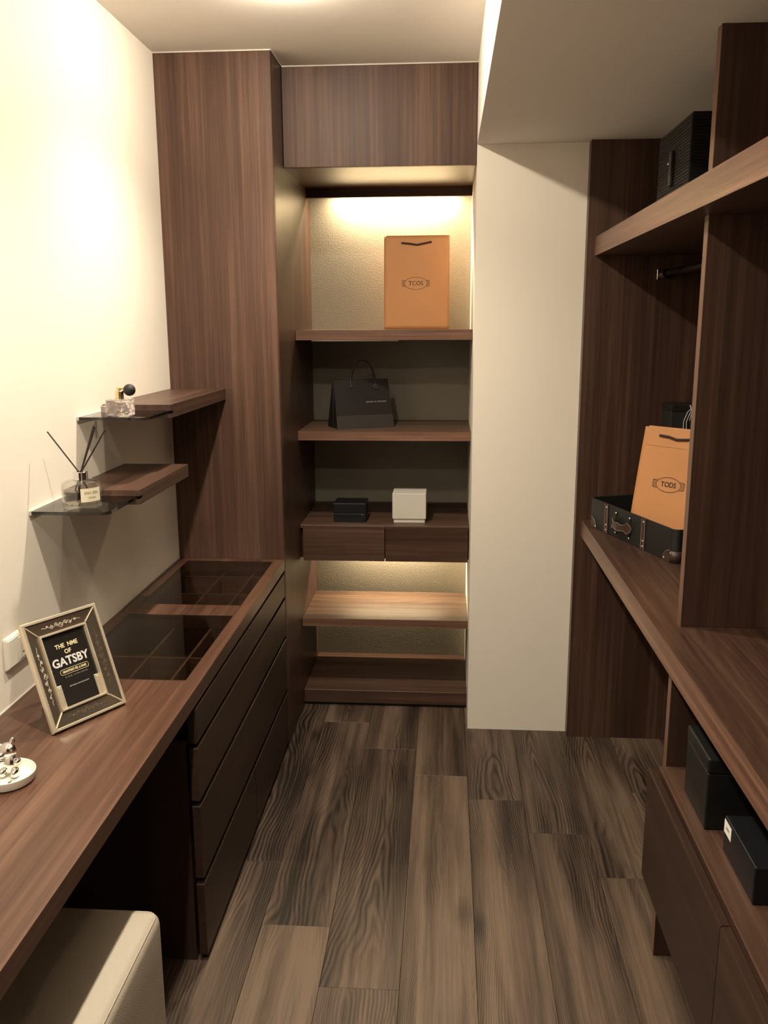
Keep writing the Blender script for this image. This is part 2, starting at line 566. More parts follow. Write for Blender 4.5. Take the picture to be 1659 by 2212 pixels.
# ------------------------------------------------------------------ recessed ceiling lamps
for i, (x, y) in enumerate(SPOTS):
    lb = ['recessed round ceiling downlight nearest the tall wood cabinet', 'recessed round ceiling downlight above the leather stool', 'recessed round ceiling downlight over the near end of the desk', 'recessed round ceiling downlight nearest the wall behind the camera'][i]
    t = thing('ceiling_downlight', lb, 'lamp', (x, y, ZC), 'recessed downlights in a row above the desk')
    finish('trim_ring', lathe([(0.036, 0), (0.036, -0.003), (0.050, -0.005), (0.052, -0.002), (0.052, 0)], (x, y, ZC), 40), PLASTIC, t, smooth=True)
    prof = [(LAMP_R * math.sin(math.radians(a)), -0.007 - LAMP_R * math.cos(math.radians(a))) for a in range(0, 107, 10)]
    finish('lamp_lens', lathe(prof, (x, y, ZC), 32), LAMPGLOW, t, 'glowing opal lens', smooth=True)
    ld = bpy.data.lights.new('downlight_beam', 'SPOT')
    ld.energy = BEAM_WATTS
    ld.color = SPOT_COL
    ld.spot_size = math.radians(BEAM_ANGLE)
    ld.spot_blend = 1.0
    ld.shadow_soft_size = 0.022
    lo = bpy.data.objects.new('downlight_beam', ld)
    lo.location = (0, 0, -0.056)
    lo.parent = t
    COL.objects.link(lo)

# ================================================================== left side: tall cabinet, desk, chest
t = thing('tall_cabinet', 'full-height walnut cabinet standing in the corner beside the lit niche', 'cabinet', (XL, YP, 0))
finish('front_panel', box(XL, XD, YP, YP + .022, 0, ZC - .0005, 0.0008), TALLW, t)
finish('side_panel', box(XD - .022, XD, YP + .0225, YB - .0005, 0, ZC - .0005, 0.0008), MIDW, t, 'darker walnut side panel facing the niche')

# desk: one long worktop with two smoked glass windows
DY0 = 0.25
xs = [XL, -0.958, -0.636, XD]
ys = [DY0, 2.003, 2.500, 2.600, 3.122, YP - .0005]
t = thing('worktop', 'long walnut desk worktop along the left wall with two glass windows', 'desk', (XL, DY0, ZT))
finish('board', grid_board(xs, ys, [(1, 1), (1, 3)], ZT - .04, ZT), DESKW, t)
for k, (y0, y1) in enumerate(((2.003, 2.500), (2.600, 3.122))):
    bm = bmesh.new()
    box(-0.9575, -0.6365, y0 + .0005, y1 - .0005, ZT - .0075, ZT - .0004, bm=bm)
    finish('glass_panel', bm, SMOKED, t, ['smoked glass window of the worktop, nearer one', 'smoked glass window of the worktop, farther one'][k])

CY0 = 1.946
t = thing('drawer_chest', 'dark walnut chest of handleless drawers under the worktop', 'drawers', (XL, CY0, 0))
finish('carcass', box(XL + .03, XD - .030, CY0 + .004, YP - .001, 0, 0.615, 0.0008), DARKW[2], t)
fx0, fx1 = XD - .021, XD
spl = 2.555
fronts = [(0.610, 0.699, [(CY0, YP - .010)]), (0.456, 0.597, [(CY0, YP - .010)]), (0.242, 0.441, [(CY0, YP - .010)]), (0.020, 0.224, [(CY0, spl - .0015), (spl + .0015, YP - .010)])]
for z0, z1, spans in fronts:
    for y0, y1 in spans:
        finish('drawer_front', box(fx0, fx1, y0, y1, z0, z1, 0.0012), DARKW[1], t)
trays = []
for (y0, y1, xdiv, ydiv) in ((2.003, 2.500, (-0.820, -0.707), (2.105, 2.262)), (2.600, 3.122, (-0.820, -0.707), (2.850, 3.062))):
    bm = bmesh.new()
    z0, z1 = 0.6155, 0.709
    box(-0.966, -0.636 + .006, y0 - .012, y1 + .012, z0, z0 + .006, bm=bm)
    box(-0.966, -0.958, y0 - .012, y1 + .012, z0 + .006, z1, bm=bm)
    box(-0.636, -0.636 + .006, y0 - .012, y1 + .012, z0 + .006, z1, bm=bm)
    box(-0.958, -0.636, y0 - .012, y0, z0 + .006, z1, bm=bm)
    box(-0.958, -0.636, y1, y1 + .012, z0 + .006, z1, bm=bm)
    tr = finish('display_tray', bm, DARKW[1], t, 'dark compartment tray showing through the glass window')
    for xv in xdiv:
        finish('divider', box(xv - .004, xv + .004, y0, y1, z0 + .006, z1 - .002, .0008), LIPW[1], tr)
    xx = [-0.958] + list(xdiv) + [-0.636]
    for yv in ydiv:
        for a, b in zip(xx[:-1], xx[1:]):
            finish('divider', box(a + .004, b - .004, yv - .004, yv + .004, z0 + .006, z1 - .002, .0008), LIPW[0], tr)

# stepped wall shelves: walnut board with a sheet of grey glass let into its end
def wall_shelf(label, x1, y0, y1, ztop, gy0, gz):
    t = thing('wall_shelf', label, 'shelf', (XL, y0, ztop - .038), 'stepped walnut and glass shelves on the left wall')
    xg = x1 - .008
    bm = bmesh.new()
    # C-shaped end: the glass sits in a groove 25 mm deep
    box(XL + .0005, x1, y0 + .025, y1, ztop - .038, ztop, bm=bm)
    box(XL + .0005, x1, y0, y0 + .025, gz + .0045, ztop, bm=bm)
    box(XL + .0005, x1, y0, y0 + .025, ztop - .038, gz - .0045, bm=bm)
    finish('wood_board', bm, WOOD[1], t)
    ch = 0.018
    poly = [(XL + .006, gy0), (xg - ch, gy0), (xg - ch * .4, gy0 + ch * .35), (xg, gy0 + ch * 1.3), (xg, y0 + .024), (XL + .006, y0 + .024)]
    finish('glass_plate', prism(poly, gz - .004, gz + .004), SMOKED_SHELF, t, 'grey glass plate let into the end of the board')
    finish('wall_bead', box(XL + .0002, XL + .0058, gy0 - .002, y0 - .0005, gz - .006, gz + .006, .001), CAULK, t, 'white bead between glass and wall')
    return t
wall_shelf('upper wall shelf, walnut and grey glass, holding the perfume bottle', -0.795, 2.503, YP - .0005, 1.386, 2.320, 1.364)
wall_shelf('lower wall shelf, walnut and grey glass, holding the reed diffuser', -0.796, 2.204, 2.648, 1.190, 2.004, 1.170)

# ================================================================== the lit niche
XN0, XN1 = XD + .0008, XC1 - .0008
t = thing('upper_cabinet', 'walnut overhead cabinet at the ceiling above the lit niche', 'cabinet', (XN0, YU, ZU))
finish('door', box(XN0 + .001, XN1 - .001, YU, YU + .020, ZU, ZC - .001, .0008), TALLW, t)
finish('bottom_panel', box(XN0, XN1, YU + .021, YB - .10, ZU + .002, ZU + .022), SATIN, t)
finish('valance', box(XN0, XN1, YB - .099, YB - .079, ZU - .036, ZU + .022, .0008), DARKW[0], t, 'dark valance board hiding the light strip')
finish('back_rail', box(XN0, XN1, YB - .0785, YB - .001, ZU + .004, ZU + .022), DARKW[0], t)

def led(name_label, x0, x1, y, z, watts):
    t = thing('light_strip', name_label, 'lamp', (x0, y, z))
    finish('housing', box(x0 - .02, x1 + .02, y - .010, y + .010, z - .008, z, .001), STEEL, t)
    finish('diffuser', box(x0, x1, y - .007, y + .007, z - .0105, z - .0085), LEDGLOW, t)
    ld = bpy.data.lights.new('strip_light', 'AREA')
    ld.shape = 'RECTANGLE'
    ld.size = x1 - x0
    ld.size_y = 0.014
    ld.energy = watts
    ld.color = LED_COL
    lo = bpy.data.objects.new('strip_light', ld)
    lo.location = Vector(((x0 + x1) / 2, y, z - .013)) - OFF[t.name]
    lo.parent = t
    COL.objects.link(lo)
led('warm light strip behind the valance above the orange bag', -0.47, 0.02, YB - .040, ZU + .003, LED_TOP)

def niche_shelf(label, z0, z1, y1, mat, strip=False):
    t = thing('niche_shelf', label, 'shelf', (XN0, YS, z0), 'walnut shelves built into the niche')
    finish('board', box(XN0, XN1, YS + .0012, y1, z0, z1, .0005), mat, t)
    finish('front_edge', box(XN0, XN1, YS, YS + .001, z0, z1), LIPW[0], t, 'paler front edge of the shelf')
    if strip:
        finish('cover_strip', box(XN0 + .06, -0.19, YS + .012, YS + .032, z0 - .005, z0 - .0002, .0008), STEEL, t, 'slim metal strip under the shelf')
    return t
niche_shelf('walnut niche shelf carrying the orange paper bag', 1.551, 1.590, YB - .001, WFIGX, True)
niche_shelf('walnut niche shelf carrying the black paper bag', 1.152, 1.189, YB - .001, WFIGX)
niche_shelf('brightly lit walnut niche shelf below the two-drawer unit', 0.360, 0.394, 3.918, WFIGX)

t = thing('drawer_unit', 'wall-hung walnut unit with two drawers in the niche', 'drawers', (XN0, YS, 0.648))
finish('top_board', box(XN0, XN1, YS + .001, 3.918, 0.786, 0.800, .001), WOOD[0], t)
finish('back_lip', box(XN0, XN1, 3.9185, YB - .001, 0.786, 0.812, .001), DARKW[0], t)
finish('body', box(XN0, XN1, YS + .022, 3.890, 0.655, 0.7855), DARKW[0], t)
finish('drawer_front', box(XN0 + .010, -0.2475, YS - .001, YS + .019, 0.648, 0.797, .001), WOOD[0], t)
finish('drawer_front', box(-0.2445, XN1 - .004, YS - .001, YS + .019, 0.648, 0.797, .001), WOOD[0], t)
led('warm light strip under the two-drawer unit in the niche', -0.44, -0.02, 3.9285, 0.700, LED_LOW)

t = thing('bottom_shelf', 'lowest walnut shelf of the niche just above the floor', 'shelf', (XN0, YS, 0))
finish('board', box(XN0, XN1, YS, YB - .001, 0.014, 0.072, .001), WOOD[0], t)
finish('plinth', box(XN0, XN1, YS + .015, YB - .02, 0, 0.0138), BLACK, t, 'recessed black plinth')

# ================================================================== right side: open wardrobe
t = thing('open_wardrobe', 'dark walnut wardrobe shell of end panel, partition and back board', 'wardrobe', (XC2, YW, 0))
finish('end_panel', box(XC2, XR - .001, YW, YC - .0005, 0, ZB - .0005, .0008), MIDW, t)
finish('back_board', box(XR - .02, XR - .001, 0.3, YW - .0005, 0, ZB - .0005), DARKW[2], t)
XI = XR - .0205
PX, PY0, PY1 = 0.577, 2.088, 2.119
CT0, CT1, SH0, SH1 = 0.8255, 0.8857, 1.846, 1.910
finish('partition', box(PX + .0012, XI, PY0, PY1, CT1 + .0003, SH0 - .0003, .0005), MIDW, t)
finish('front_edge', box(PX, PX + .001, PY0, PY1, CT1 + .0003, SH0 - .0003), LIPW[2], t, 'paler front edge of the partition')
finish('partition', box(PX + .0012, XI, PY0, PY1, SH1 + .0003, ZB - .0006, .0005), MIDW, t)
finish('front_edge', box(PX, PX + .001, PY0, PY1, SH1 + .0003, ZB - .0006), LIPW[2], t, 'paler front edge of the partition')
finish('front_edge', box(0.553, 0.554, 2.043, 2.072, 0, CT0 - .0003), LIPW[2], t, 'paler front edge of the partition')
finish('partition', box(0.5542, XI, 2.043, 2.072, 0, CT0 - .0003, .0008), DARKW[2], t)

t = thing('wardrobe_shelf', 'thick walnut top shelf of the wardrobe under the beam', 'shelf', (0.521, 0.4, SH0))
finish('board', box(0.5222, XI, 0.4, YW - .0005, SH0, SH1, .0005), WOOD[1], t)
finish('front_edge', box(0.521, 0.522, 0.4, YW - .0005, SH0, SH1), PALEW, t, 'paler front edge of the shelf')
t = thing('counter', 'thick walnut counter running along the wardrobe at hip height', 'counter', (0.515, 0.4, CT0))
finish('board', box(0.5162, XI, 0.4, YW - .0005, CT0, CT1, .0005), WFIG, t)
finish('front_edge', box(0.515, 0.516, 0.4, YW - .0005, CT0, CT1), LIPW[1], t, 'paler front edge of the counter')

t = thing('low_cabinet', 'low walnut drawer cabinet hung under the wardrobe counter', 'cabinet', (0.508, 0.5, 0.247))
finish('carcass', box(0.534, XI, 0.5, 2.036, 0.255, 0.513), DARKW[1], t)
finish('top_board', box(0.536, XI, 0.5, 2.040, 0.5135, 0.539, .001), WOOD[1], t)
for y0, y1 in ((1.4485, 2.034), (0.86, 1.4455)):
    bm = prism([(0.247, 0.508), (0.534, 0.508), (0.538, 0.511), (0.538, 0.526), (0.528, 0.531), (0.247, 0.528)], y0, y1)
    for v in bm.verts:
        v.co = Vector((v.co.y, v.co.z, v.co.x))
    finish('drawer_front', bm, DARKW[1], t)

t = thing('clothes_rail', 'dark metal clothes rail under the wardrobe top shelf', 'rail', (0.765, YW, 1.766))
finish('rod', tube([(0.772, YW - .004, 1.783), (0.772, PY1 + .0005, 1.783)], 0.0125, 20), plain('bronze_metal', (0.10, 0.075, 0.065), 0.28, 1.0), t, smooth=True)
bm = box(0.742, 0.798, YW - .004, YW - .0005, 1.763, 1.799, .001)
finish('flange', bm, CHROME, t, 'chrome square end flange')
finish('socket', lathe([(0.0165, 0), (0.0165, 0.028), (0.0128, 0.028), (0.0128, 0.0)], (0, 0, 0), 20), CHROME, t, smooth=True)
so = COL.objects[-1]
so.data.transform(Matrix.Translation(Vector((0.772, YW - .032, 1.783)) - OFF[t.name]) @ Matrix.Rotation(-math.pi / 2, 4, 'X') @ Matrix.Translation(OFF[t.name]))
for dx, dz in ((-.02, .010), (-.02, -.010)):
    finish('screw', sphere((0.770 + dx, YW - .0045, 1.781 + dz), 0.003, 8, 6), BLACK, t)

# ================================================================== objects in the niche
def bag_wave(x, y, W, Hh, amp):
    return amp * math.sin(9 * x / W + 2.0 * y / Hh) * math.sin(math.pi * min(1, max(0, y / Hh)))

def paper_bag(t, W, Hh, D, mat, amp):
    """Local frame: x along the front, y up, z out of the front (towards the viewer). Front at z = 0."""
    th = 0.0007
    bm = bmesh.new()
    fw = W / 2
    def sheet(pts):
        vs = [bm.verts.new(p) for p in pts]
        bm.faces.new(vs)
    N = 24
    # front and back sheets, the back a little higher and slightly bowed; gusset sides creased inwards
    def wave(x, y):
        return bag_wave(x, y, W, Hh, amp)
    for z, sgn in ((0.0, 1), (-D, -1)):
        g = [[bm.verts.new((i / N * W, j / N * Hh + (0.002 if sgn < 0 else 0), z + sgn * wave(i / N * W, j / N * Hh) - (sgn * D * 0.28 * (j / N) ** 1.5))) for i in range(N + 1)] for j in range(N + 1)]
        for j in range(N):
            for i in range(N):
                bm.faces.new((g[j][i], g[j][i + 1], g[j + 1][i + 1], g[j + 1][i]))
    for x, sx in ((0.0, 1), (W, -1)):
        cols = []
        for q in range(3):
            col = []
            for j in range(N + 1):
                s = (j / N) ** 1.5
                z0 = 0.0 - D * .28 * s
                z1 = -D + D * .28 * s
                zz = z0 + (z1 - z0) * q / 2
                xx = x + (sx * 0.018 * s if q == 1 else sx * .0006)
                col.append(bm.verts.new((xx, j / N * Hh, zz)))
            cols.append(col)
        for a, b in zip(cols[:-1], cols[1:]):
            for j in range(N):
                bm.faces.new((a[j], b[j], b[j + 1], a[j + 1]))
    sheet([(0, 0.001, 0), (W, 0.001, 0), (W, 0.001, -D), (0, 0.001, -D)])
    o = finish('bag_body', bm, mat, t, smooth=True)
    md = o.modifiers.new('thickness', 'SOLIDIFY')
    md.thickness = th
    md.offset = 0
    return o

def front_z(D, Hh, y):
    return -D * 0.28 * (max(0, y) / Hh) ** 1.5

def oval_logo(t, cx, cy, zf, rx, ry, word, wid, size, filled):
    def place(bm, dz=0.0):
        for v in bm.verts:
            v.co.z += zf(v.co.y, v.co.x) + dz
        return bm
    bm = bmesh.new()
    def ring(a, b, wd):
        n = 56
        po = [bm.verts.new((cx + a * math.cos(2 * math.pi * k / n), cy + b * math.sin(2 * math.pi * k / n), 0)) for k in range(n)]
        pi_ = [bm.verts.new((cx + (a - wd) * math.cos(2 * math.pi * k / n), cy + (b - wd) * math.sin(2 * math.pi * k / n), 0)) for k in range(n)]
        for k in range(n):
            j = (k + 1) % n
            bm.faces.new((po[k], po[j], pi_[j], pi_[k]))
    ring(rx, ry, 0.0016)
    if filled:
        ring(rx * .94, ry * .90, 0.0008)
    for s in (-1, 1):
        nb = 7 if not filled else 6
        for k in range(nb):
            yy = cy + (k - (nb - 1) / 2) * ry * .155
            ex = cx + s * rx * math.sqrt(max(0, 1 - ((yy - cy) / ry) ** 2))
            x0, x1 = ex + s * .0005, cx + s * rx * 1.22
            vs = [bm.verts.new(p) for p in ((min(x0, x1), yy - .0008, 0), (max(x0, x1), yy - .0008, 0), (max(x0, x1), yy + .0008, 0), (min(x0, x1), yy + .0008, 0))]
            bm.faces.new(vs)
        if filled:
            for q in (-1, 1):
                vs = [bm.verts.new(p) for p in ((cx + s * rx * .86, cy + q * ry * .55 - .0009, 0), (cx + s * rx * 1.24, cy + q * ry * .46 - .0009, 0), (cx + s * rx * 1.24, cy + q * ry * .46 + .0009, 0), (cx + s * rx * .86, cy + q * ry * .55 + .0009, 0))]
                bm.faces.new(vs)
            vs = [bm.verts.new(p) for p in ((cx + s * rx * 1.22, cy - ry * .46, 0), (cx + s * rx * 1.26, cy - ry * .46, 0), (cx + s * rx * 1.26, cy + ry * .46, 0), (cx + s * rx * 1.22, cy + ry * .46, 0))]
            bm.faces.new(vs)
    finish('oval_emblem', place(bm, .0006), BROWNINK, t)
    bm = text_bm(word, size, 0.0002, wid, Matrix.Translation((cx, cy, 0)), bold=0.0002 if not filled else 0.0006)
    if not filled:                                                   # thin serifs on the capital T
        x0 = min(v.co.x for v in bm.verts)
        y0 = min(v.co.y for v in bm.verts)
        y1 = max(v.co.y for v in bm.verts)
        tw = wid * .22
        box(x0 + tw * .22, x0 + tw * .78, y0, y0 + .0011, -.0002, .0002, bm=bm)
        for q in (0, tw - .0012):
            box(x0 + q, x0 + q + .0012, y1 - .0045, y1, -.0002, .0002, bm=bm)
    finish('lettering', place(bm, .0007), BROWNINK, t)

# orange bag on the top niche shelf
BW, BH, BD = 0.270, 0.378, 0.085
t = thing('paper_bag', 'orange paper carrier bag standing on the top shelf of the lit niche', 'bag', None, 'orange paper carrier bags', basis((-0.262, 3.755, 1.591), (1, 0, 0), (0, 0, 1), (0, -1, 0)))
paper_bag(t, BW, BH, BD, ORANGE, .0016)
zf = lambda y, x=None: front_z(BD, BH, y) + (0 if x is None else bag_wave(x, y, BW, BH, .0016))
oval_logo(t, 0.132, 0.186, zf, 0.0475, 0.0255, 'TCOS', 0.060, 0.024, False)
pts = [(0.075, 0.348), (0.105, 0.345), (0.137, 0.340), (0.160, 0.3445), (0.193, 0.351)]
finish('handle', tube([(a, b, zf(b) + .0042) for a, b in pts], 0.0036, 10), CORD, t, 'dark brown cord handle', smooth=True)
for a, b in (pts[0], pts[-1]):
    finish('handle_knot', sphere((a, b, zf(b) + .0035), 0.0042, 12, 8, None, (1, 1, .7)), CORD, t, smooth=True)

# black bag on the second niche shelf (tent shaped, folded band at the foot)
fd = Vector((0.226, 0.109, 0)).normalized()
nb_ = Vector((fd.y, -fd.x, 0))
t = thing('paper_bag', 'black paper gift bag with rope handles on the second niche shelf', 'bag', None, None, basis((-0.444, 3.590, 1.1895), fd, (0, 0, 1), nb_))
W, Hh, D = 0.250, 0.197, 0.125
def quadmesh(faces):
    bm = bmesh.new()
    for q in faces:
        bm.faces.new([bm.verts.new(p) for p in q])
    bmesh.ops.remove_doubles(bm, verts=bm.verts, dist=1e-6)
    return bm
zt_ = -D / 2
bm = quadmesh([
    [(0, 0, 0), (W, 0, 0), (W - .004, Hh, zt_ + .006), (.004, Hh, zt_ + .006)],
    [(W, 0, -D), (0, 0, -D), (.004, Hh, zt_ - .006), (W - .004, Hh, zt_ - .006)],
    [(0, 0, 0), (.004, Hh, zt_ + .006), (.012, Hh * .98, zt_), (.002, 0, zt_)],
    [(.002, 0, zt_), (.012, Hh * .98, zt_), (.004, Hh, zt_ - .006), (0, 0, -D)],
    [(W, 0, 0), (W - .002, 0, zt_), (W - .012, Hh * .98, zt_), (W - .004, Hh, zt_ + .006)],
    [(W - .002, 0, zt_), (W, 0, -D), (W - .004, Hh, zt_ - .006), (W - .012, Hh * .98, zt_)],
    [(0, 0.0005, 0), (W, 0.0005, 0), (W, 0.0005, -D), (0, 0.0005, -D)]])
o = finish('bag_body', bm, BLKCARD, t)
md = o.modifiers.new('thickness', 'SOLIDIFY'); md.thickness = .001; md.offset = 0
sl = (zt_ + .006) / Hh
bm = bmesh.new()
hb = 0.052
vs = [(-.001, 0, .003), (W + .001, 0, .003), (W, hb, hb * sl + .003), (0, hb, hb * sl + .003)]
back = [(a, b, c - .0022) for a, b, c in vs]
A = [bm.verts.new(p) for p in vs]; B = [bm.verts.new(p) for p in back]
bm.faces.new(A); bm.faces.new(B[::-1])
for k in range(4):
    bm.faces.new((A[k], B[k], B[(k + 1) % 4], A[(k + 1) % 4]))
finish('foot_band', bm, BAND, t, 'folded band round the foot of the bag')
def fpt(x, y, dz=0.0):
    return (x, y, y * sl + dz)
for side, dz in ((1, .003), (-1, -.016)):
    xa, xb = 0.078, 0.186
    pp = []
    for k in range(21):
        a = math.pi * k / 20
        x = (xa + xb) / 2 - (xb - xa) / 2 * math.cos(a) * (1.0 - .12 * math.sin(a)) + (0.010 if side < 0 else 0)
        y = Hh - .004 + 0.082 * math.sin(a)
        pp.append((x, y, zt_ + dz + .004))
    if side > 0:
        pp = [fpt(xa, Hh - .028, .005)] + pp + [fpt(xb, Hh - .028, .005)]
    finish('rope_handle', tube(pp, 0.0032, 8), RUBBER, t, smooth=True)
for x, rr in ((0.078, .0055), (0.186, .0125)):
    bm = lathe([(0, 0), (0, .0025), (rr * .35, .0028), (rr * .4, .0045), (rr, .0040), (rr, 0), (0, 0)], seg=24)
    bmesh.ops.transform(bm, matrix=Matrix.Translation(fpt(x, Hh - .030, .002)) @ Matrix.Rotation(math.atan(-sl) * -1, 4, 'X'), verts=bm.verts)
    finish('eyelet', bm, RUBBER, t, smooth=True)
finish('eyelet', sphere((0.070, Hh + .018, zt_ + .002), 0.0065, 12, 8, None, (1, 1, .4)), RUBBER, t, smooth=True)
bm = text_bm('EOCUM OC NOCOOM', 0.0078, 0.0001, 0.088, spacing=1.25)
for v in bm.verts:
    v.co = Vector(fpt(v.co.x + 0.183, v.co.y + 0.105, v.co.z + .0014))
finish('lettering', bm, WHITEINK, t)

# black jewellery box and white box on the drawer unit
t = thing('jewellery_box', 'small black hinged box on the niche drawer unit, left of the white box', 'box', (-0.397, 3.578, 0.8003))
x0, x1, y0, y1 = -0.466, -0.330, 3.578, 3.705
finish('base', box(x0 + .001, x1 - .001, y0 + .001, y1 - .001, 0.8003, 0.8365, .0015), NAVYBLK, t)
finish('lid', box(x0, x1, y0, y1, 0.8375, 0.880, .002), NAVYBLK, t)
finish('clasp', box(x1 - .017, x1 - .012, y0 - .0012, y0 + .0009, 0.830, 0.836, .0006), CHROME, t, 'tiny bright metal clasp')
finish('front_strip', box(x1 - .0175, x1 - .0115, y0 - .0006, y0 + .0008, 0.806, 0.8295, .0002), BLKCARD, t)
t = thing('gift_box', 'ivory lidded cube box on the niche drawer unit', 'box', (-0.148, 3.578, 0.8003))
finish('base', box(-0.2125, -0.083, 3.581, 3.703, 0.8003, 0.900, .0008), WHITEBOX, t)
finish('lid', box(-0.218, -0.0785, 3.576, 3.708, 0.8175, 0.924, .0012), WHITEBOX, t)

# ================================================================== objects on the wall shelves
# perfume atomiser of cut crystal
cx, cy, z = -0.893, 2.368, 1.3684
t = thing('perfume_bottle', 'cut crystal perfume atomiser with black bulb on the upper glass shelf', 'bottle', (cx, cy, z))
bm = bmesh.new()
seg, rows = 48, [(0.0, 0.0), (0.034, 0.0), (0.0385, 0.003), (0.0395, 0.010), (0.0395, 0.020), (0.0395, 0.030), (0.0395, 0.038), (0.0385, 0.043), (0.034, 0.0455), (0.012, 0.0465), (0, 0.0465)]
def cut(i, k):
    if k in (3, 4, 5, 6):
        ph = (i % 6) / 6.0
        d = abs(ph - 0.5) * 2
        amt = {3: 1 - d, 4: d * .6 + .2, 5: d, 6: 1 - d * .5}[k]
        return 1 - 0.055 * amt
    return 1.0
rings = []
for k, (rr, zz) in enumerate(rows):
    if rr == 0:
        rings.append([bm.verts.new((cx, cy, z + zz))])
    else:
        rings.append([bm.verts.new((cx + rr * cut(i, k) * math.cos(2 * math.pi * i / seg), cy + rr * cut(i, k) * math.sin(2 * math.pi * i / seg), z + zz)) for i in range(seg)])
for a, b in zip(rings[:-1], rings[1:]):
    for i in range(seg):
        j = (i + 1) % seg
        if len(a) == 1:
            bm.faces.new((a[0], b[j], b[i]))
        elif len(b) == 1:
            bm.faces.new((a[i], a[j], b[0]))
        else:
            bm.faces.new((a[i], a[j], b[j])); bm.faces.new((a[i], b[j], b[i]))
finish('crystal_body', bm, CRYSTAL, t)
finish('collar', lathe([(0, .0466), (.0115, .0466), (.0115, .066), (.010, .068), (0, .068)], (cx, cy, z), 28), GOLD, t, 'gold collar', smooth=True)
finish('spray_head', sphere((cx, cy, z + .0735), .0058, 14, 10, tube([(cx - .006, cy, z + .0735), (cx + .014, cy, z + .0755)], [.0042, .0032], 10)), GOLD, t, 'gold spray head', smooth=True)
finish('bulb', sphere((cx + .029, cy - .001, z + .070), .0165, 20, 14, None, (1.0, .95, .98)), RUBBER, t, 'black squeeze bulb', smooth=True)
t = thing('bottle_cap', 'small greyish round cap by the wall behind the perfume bottle', 'cap', (-0.972, 2.452, 1.3684))
finish('cap', lathe([(0, 0), (.0095, 0), (.0095, .017), (.008, .019), (0, .019)], (-0.972, 2.452, 1.3684), 24), PINKCAP, t, smooth=True)

# reed diffuser
cx, cy, z = -0.889, 2.062, 1.1744
t = thing('reed_diffuser', 'round glass reed diffuser with black reeds on the lower glass shelf', 'diffuser', (cx, cy, z))
out = [(0, 0), (.042, 0), (.0455, .003), (.0465, .010), (.0465, .055), (.044, .063), (.036, .0665), (.0175, .068), (.0155, .071), (.0155, .078)]
inn = [(.0135, .078), (.0135, .070), (.034, .0640), (.0425, .058), (.0440, .050), (.0440, .013), (.040, .010), (0, .010)]
finish('glass_bottle', lathe(out + inn, (cx, cy, z), 44), BOTTLE, t, smooth=True)
finish('liquid', lathe([(0, .0104), (.040, .0104), (.0436, .0134), (.0436, .044), (0, .044)], (cx, cy, z), 40), LIQUID, t, smooth=True)
finish('collar', lathe([(.0158, .0685), (.0172, .0695), (.0172, .088), (.0160, .089), (.0085, .089), (.0085, .0685)], (cx, cy, z), 32, close=True), CHROME, t, 'chrome collar', smooth=True)
top = Vector((cx, cy, z + .088))
for dx, dy, tipz, b in ((-0.074, 0.0, 1.360, (.028, .004)), (0.041, 0.004, 1.375, (-.008, -.010)), (0.047, -0.002, 1.373, (-.013, .012)), (0.071, 0.0, 1.367, (-.028, .002))):
    tip = Vector((cx + dx, cy + dy, tipz))
    mid = top + Vector((dx * .05, dy * .05, 0))
    bot = Vector((cx + b[0], cy + b[1], z + .0155))
    finish('reed', tube([bot, mid, tip], 0.0019, 8), REEDM, t, smooth=True)
bm = bmesh.new()
R0 = .0470
a0, a1 = math.radians(-70), math.radians(-4)
n = 10
for z0, z1 in ((.020, .053),):
    vs = [[bm.verts.new((cx + R0 * math.cos(a0 + (a1 - a0) * k / n), cy + R0 * math.sin(a0 + (a1 - a0) * k / n), z + zz)) for k in range(n + 1)] for zz in (z0, z1)]
    for k in range(n):
        bm.faces.new((vs[0][k], vs[0][k + 1], vs[1][k + 1], vs[1][k]))
lab = finish('label', bm, LABELP, t, 'cream paper label', smooth=True)
for wd, sz, zz, ww in (('ENV ZEN', .0085, .0415, .036), ('DIFFUSER', .0050, .0300, .020)):
    bm = text_bm(wd, sz, 0.0001, ww, spacing=1.1)
    for v in bm.verts:
        a = (a0 + a1) / 2 + v.co.x / R0
        v.co = Vector((cx + (R0 + .0003) * math.cos(a), cy + (R0 + .0003) * math.sin(a), z + zz + v.co.y))
    finish('lettering', bm, ETCHD, lab)

# ================================================================== objects on the desk
# tilted picture frame
yaw, tilt, FW, FH = 1.0386, 0.3785, 0.1946, 0.2446
hx = Vector((math.cos(yaw), math.sin(yaw), 0))
nn = Vector((math.sin(yaw), -math.cos(yaw), 0))
up = Vector((0, 0, 1)) * math.cos(tilt) - nn * math.sin(tilt)
no = hx.cross(up)
t = thing('picture_frame', 'silver and mirror bordered picture frame leaning back on the desk', 'picture frame', None, None, basis((-0.8332, 1.6914, ZT + .0032), hx, up, no))
def ring_frame(a, b, z0, z1, bm=None, bev=0.35):
    """Mitred moulding between inset a and inset b, back at z0, crown at z1."""
    bm = bm or bmesh.new()
    mid = (a + b) / 2
    prof = [(a, z0), (a, z0 + (z1 - z0) * .55), (a + (b - a) * .25, z1), (a + (b - a) * .75, z1), (b, z0 + (z1 - z0) * .45), (b, z0)]
    rr = []
    for d, zz in prof:
        rr.append([bm.verts.new(p) for p in ((d, d, zz), (FW - d, d, zz), (FW - d, FH - d, zz), (d, FH - d, zz))])
    for i in range(len(rr)):
        p, q = rr[i], rr[(i + 1) % len(rr)]
        for k in range(4):
            bm.faces.new((p[k], p[(k + 1) % 4], q[(k + 1) % 4], q[k]))
    return bm
finish('outer_moulding', ring_frame(0, .0085, -.006, .006), SILVERGOLD, t)
finish('inner_moulding', ring_frame(.0360, .0420, -.008, .002), SILVERGOLD, t)
finish('backing_board', box(.004, FW - .004, .004, FH - .004, -.0105, -.0085), MATTEBLK, t, 'black backing board')
